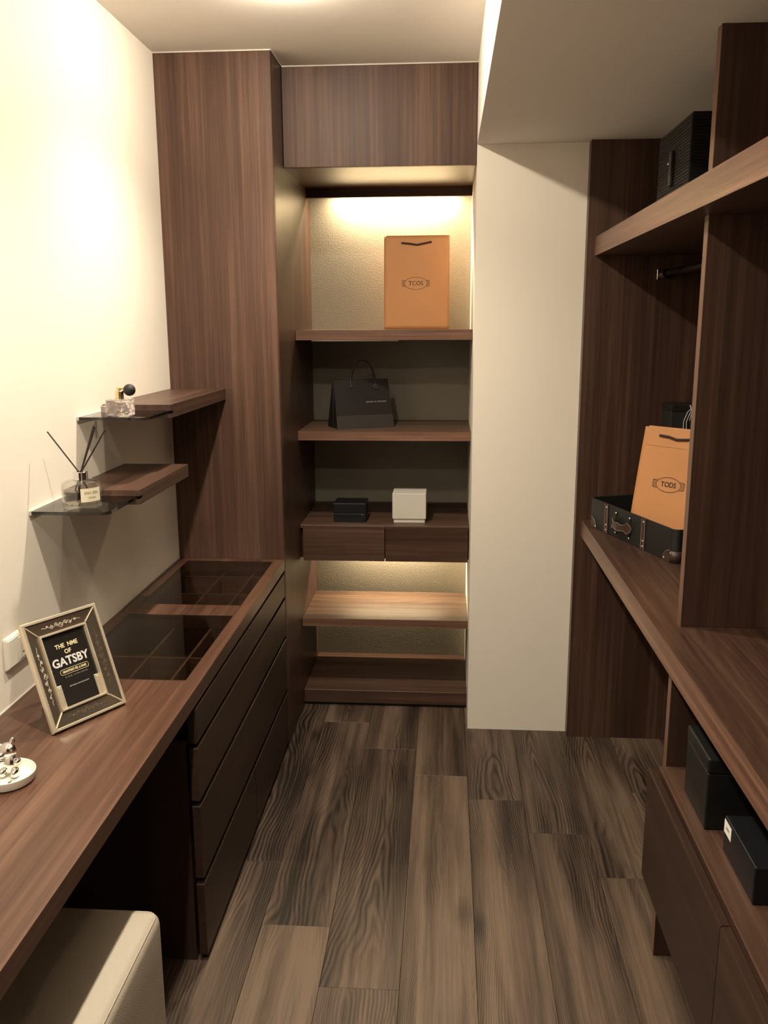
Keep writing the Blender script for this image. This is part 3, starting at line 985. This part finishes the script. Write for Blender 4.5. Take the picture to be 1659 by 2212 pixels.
# four bevelled mirror panels, sloping to the picture
A0, B0 = .0087, .0358
corn = lambda d, zz: [(d, d, zz), (FW - d, d, zz), (FW - d, FH - d, zz), (d, FH - d, zz)]
ca, cb, cd = corn(A0, .003), corn(B0, -.003), corn(B0, -.008)
ce = corn(A0, -.008)
for k in range(4):
    j = (k + 1) % 4
    bm = bmesh.new()
    V = [bm.verts.new(p) for p in (ca[k], ca[j], cb[j], cb[k], ce[k], ce[j], cd[j], cd[k])]
    for q in ((0, 1, 2, 3), (7, 6, 5, 4), (0, 4, 5, 1), (1, 5, 6, 2), (2, 6, 7, 3), (3, 7, 4, 0)):
        bm.faces.new([V[i] for i in q])
    mp_ = finish('mirror_panel', bm, MIRROR, t, 'bevelled antique mirror border panel')
    # etched scrollwork along the panel
    pa = (Vector(ca[k]) + Vector(cb[k])) / 2
    pb = (Vector(ca[j]) + Vector(cb[j])) / 2
    L = (pb - pa).length
    dx = (pb - pa).normalized()
    nrm = Vector((0, 0, 1))
    inn_ = nrm.cross(dx)
    slope = (cb[k][2] - ca[k][2]) / (B0 - A0)
    bm = bmesh.new()
    def sc(sx, sy):
        p = pa + dx * (L / 2 + sx) + inn_ * sy
        p.z = pa.z + slope * sy + .0006
        return p
    span = L * .33
    tube([sc(-span + 2 * span * q / 60, .0035 * math.sin(q * .95) * (1 - (abs(q - 30) / 32) ** 2)) for q in range(61)], .00035, 4, bm)
    for q in range(7):
        c0 = -span * .72 + span * 1.44 * q / 6
        sg = 1 if q % 2 else -1
        big = 1 - abs(q - 3) / 5.0
        tube([sc(c0 + sg * .0062 * big * (1 - e / 22) * math.cos(e * .55), sg * .002 + .0062 * big * (1 - e / 22) * math.sin(e * .55)) for e in range(20)], .00035, 4, bm)
    finish('etching', bm, ETCHL if k in (2, 3) else ETCHD, mp_, 'engraved scrollwork')
for k in range(4):
    a, b = Vector(ca[k]) + Vector((0, 0, .0008)), Vector(cb[k]) + Vector((0, 0, .0012))
    finish('mitre_bar', tube([a, b], .0017, 8), SILVERGOLD, t, 'silver bar across the corner', smooth=True)
bm = bmesh.new()
for d, zz in ((.0075, .0052), (.0400, .0016)):
    per = [((d, d), (d, FH - d)), ((FW - d, d), (FW - d, FH - d))]
    for (ax, ay), (bx, by) in per:
        n = int(math.hypot(bx - ax, by - ay) / .0034)
        for q in range(n):
            s = (q + .5) / n
            sphere((ax + (bx - ax) * s, ay + (by - ay) * s, zz), .00135, 6, 4, bm)
finish('beading', bm, SILVERGOLD, t, 'rows of tiny silver beads', smooth=True, kind='stuff')
finish('print', box(.0420, FW - .0420, .0420, FH - .0420, -.0084, -.0062), PRINT, t, 'black glossy print')
pr = COL.objects[-1]
zz = -.0060
mx = FW / 2 + .001
for wd, sz, px, py, ww, mt, bo in (('THE  NME', .0135, mx, .1735, .058, CREAMINK, .0003), ('OF', .0135, mx - .001, .1590, .017, CREAMINK, .0003),
                              ('GATSBY', .026, mx, .1385, .094, SILVERINK, .0008), ('GRANTRIGT-FEL & SAND', .0072, mx + .002, .1165, .062, CREAMINK, .0002),
                              ('B GUE  LUTH HAUB', .0038, mx + .003, .1045, .058, GREYINK, 0), ('BEYOND OLRNEULEAM', .0040, mx + .003, .0830, .050, WHITEINK, 0)):
    finish('lettering', text_bm(wd, sz, .0001, ww, Matrix.Translation((px, py, zz)), bold=bo), mt, pr)
bm = bmesh.new()
n = 40
pth = []
for q in range(n):
    a = 2 * math.pi * q / n
    ex, ey = math.cos(a), math.sin(a)
    pth.append((mx + .002 + (.031 if ex > 0 else -.031) + ex * .0058, .1165 + ey * .0058, zz))
pth.append(pth[0])
tube(pth, .00045, 5, bm, caps=False)
finish('pill_outline', bm, CREAMINK, pr, 'thin cream outline round a line of lettering')
for sx, hgt in ((0, .050), (1, .046)):
    xa = .0422 if sx == 0 else FW - .0422 - .0125
    bm = box(xa, xa + .0125, .0422, .0422 + hgt, -.0060, -.0030, .0008)
    box(xa + .004, xa + .0085, .0440, .0422 + hgt - .004, -.0031, -.0012, .0006, bm=bm)
    finish('corner_bar', bm, SILVERGOLD, t, 'short silver bar in the bottom corner of the picture')
# easel strut behind, a plate from the middle of the back down to the desk
Mi = t.matrix_world.inverted()
top_l = Vector((FW / 2, FH * .55, -.0125))
wtop = t.matrix_world @ top_l
foot = Vector((wtop.x, wtop.y, 0)) - nn * 0.075
foot.z = ZT + .001
hw = .028
bm = bmesh.new()
P = [wtop - hx * hw * .7, wtop + hx * hw * .7, foot + hx * hw, foot - hx * hw]
A = [bm.verts.new(Mi @ p) for p in P]
B = [bm.verts.new(Mi @ (p - nn * .003)) for p in P]
bm.faces.new(A); bm.faces.new(B[::-1])
for k in range(4):
    bm.faces.new((A[k], B[k], B[(k + 1) % 4], A[(k + 1) % 4]))
finish('easel_strut', bm, MATTEBLK, t, 'black card easel strut at the back')

# wall outlet with a small port, behind the frame
t = thing('wall_outlet', 'cream wall outlet plate with a small port behind the picture frame', 'outlet', (XL, 1.88, 0.84))
bm = bmesh.new()
y0, y1, z0, z1 = 1.822, 1.945, 0.836, 0.916
V = [bm.verts.new(p) for p in ((XL, y0, z0), (XL, y1, z0), (XL, y1, z1), (XL, y0, z1), (XL + .011, y0 + .007, z0 + .007), (XL + .011, y1 - .007, z0 + .007), (XL + .011, y1 - .007, z1 - .007), (XL + .011, y0 + .007, z1 - .007))]
for q in ((3, 2, 1, 0), (4, 5, 6, 7), (0, 1, 5, 4), (1, 2, 6, 5), (2, 3, 7, 6), (3, 0, 4, 7)):
    bm.faces.new([V[i] for i in q])
bmesh.ops.bevel(bm, geom=list(bm.edges), offset=.002, segments=2, affect='EDGES')
finish('plate', bm, PLASTIC, t, smooth=True)
finish('module', box(XL + .0105, XL + .0125, 1.876, 1.912, 0.850, 0.902, .0006), PLASTIC, t)
finish('port', box(XL + .0126, XL + .0130, 1.890, 1.904, 0.878, 0.886), BLACK, t, 'small black port')
finish('port', box(XL + .0126, XL + .0130, 1.888, 1.906, 0.862, 0.864), BLACK, t, 'thin black slot')

# white trinket dish and chrome figure
cx, cy, z = -0.838, 1.500, ZT + .0004
t = thing('trinket_dish', 'round white ceramic trinket dish at the near left of the desk', 'dish', (cx, cy, z))
finish('dish', lathe([(0, 0), (.044, 0), (.049, .003), (.0525, .012), (.0535, .020), (.0525, .0215), (.0510, .0205), (.0485, .012), (.044, .0075), (0, .0065)], (cx, cy, z), 56), CERAMIC, t, smooth=True)
t = thing('trinket_tag', 'small folded white tag lying in the trinket dish', 'tag', (cx + .012, cy - .022, z + .007))
bm = box(cx - .012, cx + .014, cy - .034, cy - .020, z + .0076, z + .0084)
bmesh.ops.rotate(bm, cent=(cx, cy - .027, z + .008), matrix=Matrix.Rotation(.35, 3, 'Z'), verts=bm.verts)
finish('tag', bm, TAG, t)
bm = tube([(cx + .014, cy - .024, z + .0088), (cx + .019, cy - .017, z + .0115)], [.0016, .0004], 6)
finish('tag_tip', bm, BLACK, t, 'dark tip')

FX, FY, FZ = cx + .004, cy + .014, z + .0068
t = thing('chrome_figure', 'shiny chrome seated animal figure standing in the white dish', 'figurine', (FX, FY, FZ))
bm = bmesh.new()
def ell(dx, dy, dz, a, b, c, rz=0.0, ry=0.0):
    sphere((FX + dx, FY + dy, FZ + dz), 1.0, 20, 14, bm, (a, b, c), Matrix.Rotation(rz, 4, 'Z') @ Matrix.Rotation(ry, 4, 'Y'))
ell(0, 0, .022, .0165, .0150, .0220)                 # trunk
ell(-.004, -.003, .052, .0190, .0150, .0155, 0, -.25) # head
ell(.006, -.001, .066, .0060, .0050, .0130, 0, .15)  # ear
ell(-.021, -.001, .060, .0055, .0050, .0100, 0, -.5) # other ear
ell(-.012, -.016, .047, .0085, .0075, .0070)         # muzzle
ell(.016, -.007, .032, .0055, .0095, .0050)          # arm
ell(-.017, -.007, .032, .0055, .0095, .0050)         # arm
ell(.012, -.012, .010, .0080, .0125, .0095)          # leg
ell(-.012, -.012, .010, .0080, .0125, .0095)         # leg
body = finish('body', bm, CHROME, t, smooth=True)
md = body.modifiers.new('join', 'REMESH'); md.mode = 'VOXEL'; md.voxel_size = .0011; md.use_smooth_shade = True
md = body.modifiers.new('soften', 'SMOOTH'); md.factor = .5; md.iterations = 4

# leather cube stool
sx0, sx1, sy0, sy1, sz = -0.985, -0.566, 1.130, 1.549, 0.450
t = thing('cube_stool', 'ivory leather cube stool pushed partly under the desk', 'stool', (sx0, sy0, 0))
bm = bmesh.new()
box(sx0, sx1, sy0, sy1, 0.002, sz, .024, 5, bm=bm)
bmesh.ops.subdivide_edges(bm, edges=[e for e in bm.edges if e.calc_length() > .2], cuts=6, use_grid_fill=True)
for v in bm.verts:
    if v.co.z > sz - .001:
        a = (v.co.x - sx0) / (sx1 - sx0) - .5
        b = (v.co.y - sy0) / (sy1 - sy0) - .5
        v.co.z += .006 * (1 - (2 * a) ** 2) * (1 - (2 * b) ** 2)
finish('upholstery', bm, LEATHW, t, smooth=True, angle=60)
se = .0085
m_ = .022
def rr_loop(z, ins):
    pts = []
    x0, x1, y0, y1 = sx0 + ins, sx1 - ins, sy0 + ins, sy1 - ins
    for cxx, cyy, a0 in ((x1 - m_, y1 - m_, 0), (x0 + m_, y1 - m_, 90), (x0 + m_, y0 + m_, 180), (x1 - m_, y0 + m_, 270)):
        for q in range(6):
            a = math.radians(a0 + 18 * q)
            pts.append((cxx + m_ * math.cos(a), cyy + m_ * math.sin(a), z))
    pts.append(pts[0])
    return pts
finish('seam', tube(rr_loop(sz - .0066, .0066), .0014, 6, caps=False), LEATHW, t, 'stitched seam round the top edge', smooth=True)

# ================================================================== objects in the wardrobe
# open suitcase tray on the counter
A0_ = Vector((0.528, 3.195, CT1 + .0006))
dl = Vector((0.316, -0.949, 0)).normalized()           # along its front
dp = Vector((0.949, 0.316, 0)).normalized()            # into the wardrobe
CL, CD, CH = 0.555, 0.222, 0.104
# local: x along the front, y up, z out of the front
t = thing('suitcase_tray', 'open black leather suitcase base on the wardrobe counter', 'suitcase', None, None, basis(A0_, dl, (0, 0, 1), -dp))
def rrect(x0, x1, z0, z1, rad, n=5):
    pts = []
    for cx_, cz_, a0 in ((x1 - rad, z1 - rad, 0), (x0 + rad, z1 - rad, 90), (x0 + rad, z0 + rad, 180), (x1 - rad, z0 + rad, 270)):
        for q in range(n + 1):
            a = math.radians(a0 + 90 * q / n)
            pts.append((cx_ + rad * math.cos(a), cz_ + rad * math.sin(a)))
    return pts
def shell(out_, in_, y0, yf, y1):
    bm = bmesh.new()
    n = len(out_)
    L = [[bm.verts.new((p[0], y, p[1])) for p in poly] for poly, y in ((out_, y0), (out_, y1), (in_, y1), (in_, yf))]
    for a, b in zip(L[:-1], L[1:]):
        for k in range(n):
            j = (k + 1) % n
            bm.faces.new((a[k], a[j], b[j], b[k]))
    bm.faces.new(L[0][::-1]); bm.faces.new(L[-1])
    return bm
finish('case_body', shell(rrect(0, CL, -CD, 0, .022), rrect(.006, CL - .006, -CD + .006, -.006, .017), 0, .005, CH), BLKLEATHER, t)
bm = tube([(p[0], CH, p[1]) for p in (lambda q: q + [q[0]])(rrect(.003, CL - .003, -CD + .003, -.003, .019))], .0028, 6, caps=False)
finish('rim', bm, TAUPE if False else BLKLEATHER, t, smooth=True)
def rivet(x, y, p, rad=.0042, z=.0025):
    bm = sphere((x, y, z), rad, 10, 6, None, (1, 1, .6))
    return finish('rivet', bm, CHROME, p, 'shiny metal rivet', smooth=True)
for sx in (0.130, 0.375):
    st = finish('strap', box(sx - .011, sx + .011, .001, CH, .0004, .0022, .0004), BRNLEATHER, t, 'brown strap')
    for s in (-1, 1):
        finish('piping', box(sx + s * .0095 - .0012, sx + s * .0095 + .0012, .001, CH, .0023, .0036), TAUPE, st)
    for yy in (.012, .030, .093):
        rivet(sx, yy, st)
# handle with flared ends
hp = [(0.178, .052), (0.186, .064), (0.194, .070), (0.206, .062), (0.222, .060), (0.242, .064), (0.262, .060), (0.278, .062), (0.290, .072), (0.300, .064), (0.304, .052), (0.300, .040), (0.290, .034), (0.278, .042), (0.262, .040), (0.242, .036), (0.222, .040), (0.206, .042), (0.194, .034), (0.184, .040)]
bm = bmesh.new()
def hz(x):
    s = (x - .178) / (.304 - .178)
    return .004 + .020 * max(0, math.sin(math.pi * s)) ** .7
Av = [bm.verts.new((x, y, hz(x))) for x, y in hp]
Bv = [bm.verts.new((x, y, hz(x) - .0035)) for x, y in hp]
nh = len(hp)
half = nh // 2
# strip-wise faces between the upper and the lower outline so the strap bends
upr = hp[:11]; 
pairs = [(k, (nh - k) % nh) for k in range(0, half + 1)]
for (a, b), (c, d) in zip(pairs[:-1], pairs[1:]):
    for VV, fl in ((Av, False), (Bv, True)):
        idx = [a, c, d, b]
        idx = [i for q, i in enumerate(idx) if i not in idx[:q]]
        if len(idx) >= 3:
            ff = [VV[i] for i in idx]
            bm.faces.new(ff[::-1] if fl else ff)
for k in range(nh):
    j = (k + 1) % nh
    bm.faces.new((Av[k], Bv[k], Bv[j], Av[j]))
hd = finish('handle', bm, BRNLEATHER, t, 'brown leather handle')
bm = tube([(x, y, hz(x)) for x, y in hp] + [(hp[0][0], hp[0][1], hz(hp[0][0]))], .0012, 5, caps=False)
finish('piping', bm, TAUPE, hd, smooth=True)
for xx in (0.197, 0.288):
    for yy in (.086, .018):
        rivet(xx, yy, hd, .0046)
        finish('rivet_post', tube([(xx, yy, .001), (xx, .052, .004)], .0016, 6), BLACK, hd)
# leather corners with piping
def corner(x0, sgn):
    bm = bmesh.new()
    n = 8
    rad = .038
    P0 = (x0, .0008, .0018)
    arc = [(x0 + sgn * rad * math.cos(math.radians(90 * q / n)), .0008 + rad * math.sin(math.radians(90 * q / n)), .0018) for q in range(n + 1)]
    a = [bm.verts.new(P0)] + [bm.verts.new(p) for p in arc]
    b = [bm.verts.new((P0[0], P0[1], .0003))] + [bm.verts.new((p[0], p[1], .0003)) for p in arc]
    bm.faces.new(a); bm.faces.new(b[::-1])
    for k in range(len(a)):
        j = (k + 1) % len(a)
        bm.faces.new((a[k], b[k], b[j], a[j]))
    c = finish('corner_guard', bm, BRNLEATHER, t, 'brown leather corner guard')
    finish('piping', tube([(p[0], p[1], .002) for p in arc], .0012, 5), TAUPE, c, smooth=True)
    rivet(x0 + sgn * rad * .85, .008, c, .0040, .0022)
    return c
corner(.020, 1)
corner(CL - .020, -1)
# the near corner guard wraps round the end of the case
bm = bmesh.new()
cc = [(CL - .020, .0016)] + [(CL - .022 + .0238 * math.cos(math.radians(a)), -.022 + .0238 * math.sin(math.radians(a))) for a in (75, 55, 35, 15, 0)] + [(CL + .0018, -.055)]
A = [bm.verts.new((x, .001, z_)) for x, z_ in cc]
B = [bm.verts.new((x, .037 if k < len(cc) - 1 else .012, z_)) for k, (x, z_) in enumerate(cc)]
for k in range(len(cc) - 1):
    bm.faces.new((A[k], A[k + 1], B[k + 1], B[k]))
og = finish('corner_guard', bm, BRNLEATHER, t, 'brown leather corner guard', smooth=True)
md = og.modifiers.new('thickness', 'SOLIDIFY'); md.thickness = .0012; md.offset = 1
rivet(CL - .016, .030, og, .0036, .0030)

# orange bag standing in the suitcase
yaw2, tilt2 = -0.8259, 0.1523
hx2 = Vector((math.cos(yaw2), math.sin(yaw2), 0))
n2 = Vector((math.sin(yaw2), -math.cos(yaw2), 0))
up2 = Vector((0, 0, 1)) * math.cos(tilt2) - n2 * math.sin(tilt2)
no2 = hx2.cross(up2)
t = thing('paper_bag', 'orange paper carrier bag leaning back in the open suitcase', 'bag', None, 'orange paper carrier bags', basis((0.6287, 3.0012, CT1 + .0110), hx2, up2, no2))
BD2 = 0.050
paper_bag(t, BW, BH, BD2, ORANGE, .0006)
zf2 = lambda y, x=None: front_z(BD2, BH, y) + (0 if x is None else bag_wave(x, y, BW, BH, .0006))
finish('top_flap', box(.014, BW, BH - .062, BH + .004, .001, .0016), ORANGE, t, 'folded top flap of the bag')
fl = COL.objects[-1]
for v in fl.data.vertices:
    v.co.z += zf2(v.co.y)
oval_logo(t, 0.126, 0.192, zf2, 0.048, 0.026, 'TODS', 0.058, 0.024, True)
pts = [(0.064, 0.352), (0.100, 0.350), (0.130, 0.343), (0.170, 0.347), (0.198, 0.352)]
finish('handle', tube([(a, b, zf2(b) + .0055) for a, b in pts], 0.0042, 10), CORD, t, 'dark brown cord handle', smooth=True)

# tall black box behind it with grey cords
x0, x1, y0, y1, zt = 0.786, 0.985, 3.132, 3.270, 1.331
t = thing('gift_box', 'tall black gift box with grey cord handles behind the suitcase', 'box', (x0, y0, CT1 + .0004))
finish('body', box(x0, x1, y0, y1, CT1 + .0004, zt - .022, .001), MATTEBLK, t)
finish('lid', box(x0 - .002, x1 + .002, y0 - .002, y1 + .002, zt - .0215, zt, .0015), BLKCARD, t)
for k in range(2):
    xx = 0.826 + .010 * k
    pp = [(xx + .030, y0 - .002, zt - .006), (xx + .012, y0 - .006, zt - .022), (xx, y0 - .007, zt - .055), (xx + .002, y0 - .007, zt - .10), (xx + .006, y0 - .006, zt - .15)]
    finish('cord_handle', tube(pp, .0016, 6), GREYCORD, t, 'grey cord handle', smooth=True)
finish('cord_knot', tube([(0.845, y0 - .006, zt + .002), (0.853, y0 - .008, zt - .020), (0.846, y0 - .008, zt - .052)], [.0028, .0022, .0012], 8), GREYCORD, t, smooth=True)

# ribbed black box on the top shelf
x0, x1, y0, y1, z0, z1 = 0.600, 0.83, 2.375, 2.720, SH1 + .0006, 2.123
t = thing('storage_box', 'black ribbed storage box on the wardrobe top shelf', 'box', (x0, y0, z0))
finish('body', box(x0 + .002, x1 - .002, y0 + .002, y1 - .002, z0, z1, .001), RIB, t)
bm = bmesh.new()
nr = 26
for k in range(nr):
    zc = z0 + .004 + (z1 - z0 - .008) * (k + .5) / nr
    hh = (z1 - z0 - .008) / nr * .36
    box(x0, x0 + .0021, y0 + .002, y1 - .002, zc - hh, zc + hh, bm=bm)
    box(x0 + .002, x1 - .002, y0, y0 + .0021, zc - hh, zc + hh, bm=bm)
finish('ribs', bm, RIB, t, kind='stuff')
hx_ = 2.545
bm = box(x0 - .010, x0 - .0005, hx_ - .009, hx_ + .009, z0 + .060, z0 + .150, .002)
finish('pull', bm, BLKLEATHER, t, 'black strap pull on the front')
finish('stud', sphere((x0 - .0105, hx_ + .004, z0 + .118), .004, 10, 8), CHROME, t, 'small bright stud', smooth=True)

# two black boxes on the low cabinet
x0, x1, y0, y1, z0, z1 = 0.566, 0.80, 1.760, 1.925, 0.5394, 0.705
t = thing('lidded_box', 'upright black lidded box on the low cabinet under the counter', 'box', (x0, y0, z0))
finish('body', box(x0, x1, y0, y1, z0, z1 - .034, .003, 2), SLATE, t)
finish('lid', box(x0 - .0012, x1 + .0012, y0 - .0012, y1 + .0012, z1 - .033, z1, .004, 2), SLATE, t)
x0, x1, y0, y1, z0, z1 = 0.584, 0.86, 1.508, 1.690, 0.5394, 0.618
t = thing('flat_box', 'flat black box with a small white sticker on the low cabinet', 'box', (x0, y0, z0))
finish('body', box(x0, x1, y0, y1, z0, z1, .003, 2), NAVYBLK, t)
lb = finish('sticker', box(x0 - .0007, x0 - .0002, 1.645, 1.687, z1 - .034, z1 - .006), TAG, t, 'small white printed sticker')
M = basis((x0 - .0009, 1.666, z1 - .020), (0, -1, 0), (0, 0, 1), (-1, 0, 0))
M.translation = M.translation - OFF[t.name] + OFF[t.name]
finish('lettering', text_bm('APM', .011, .0001, .020, M), ETCHD, lb)
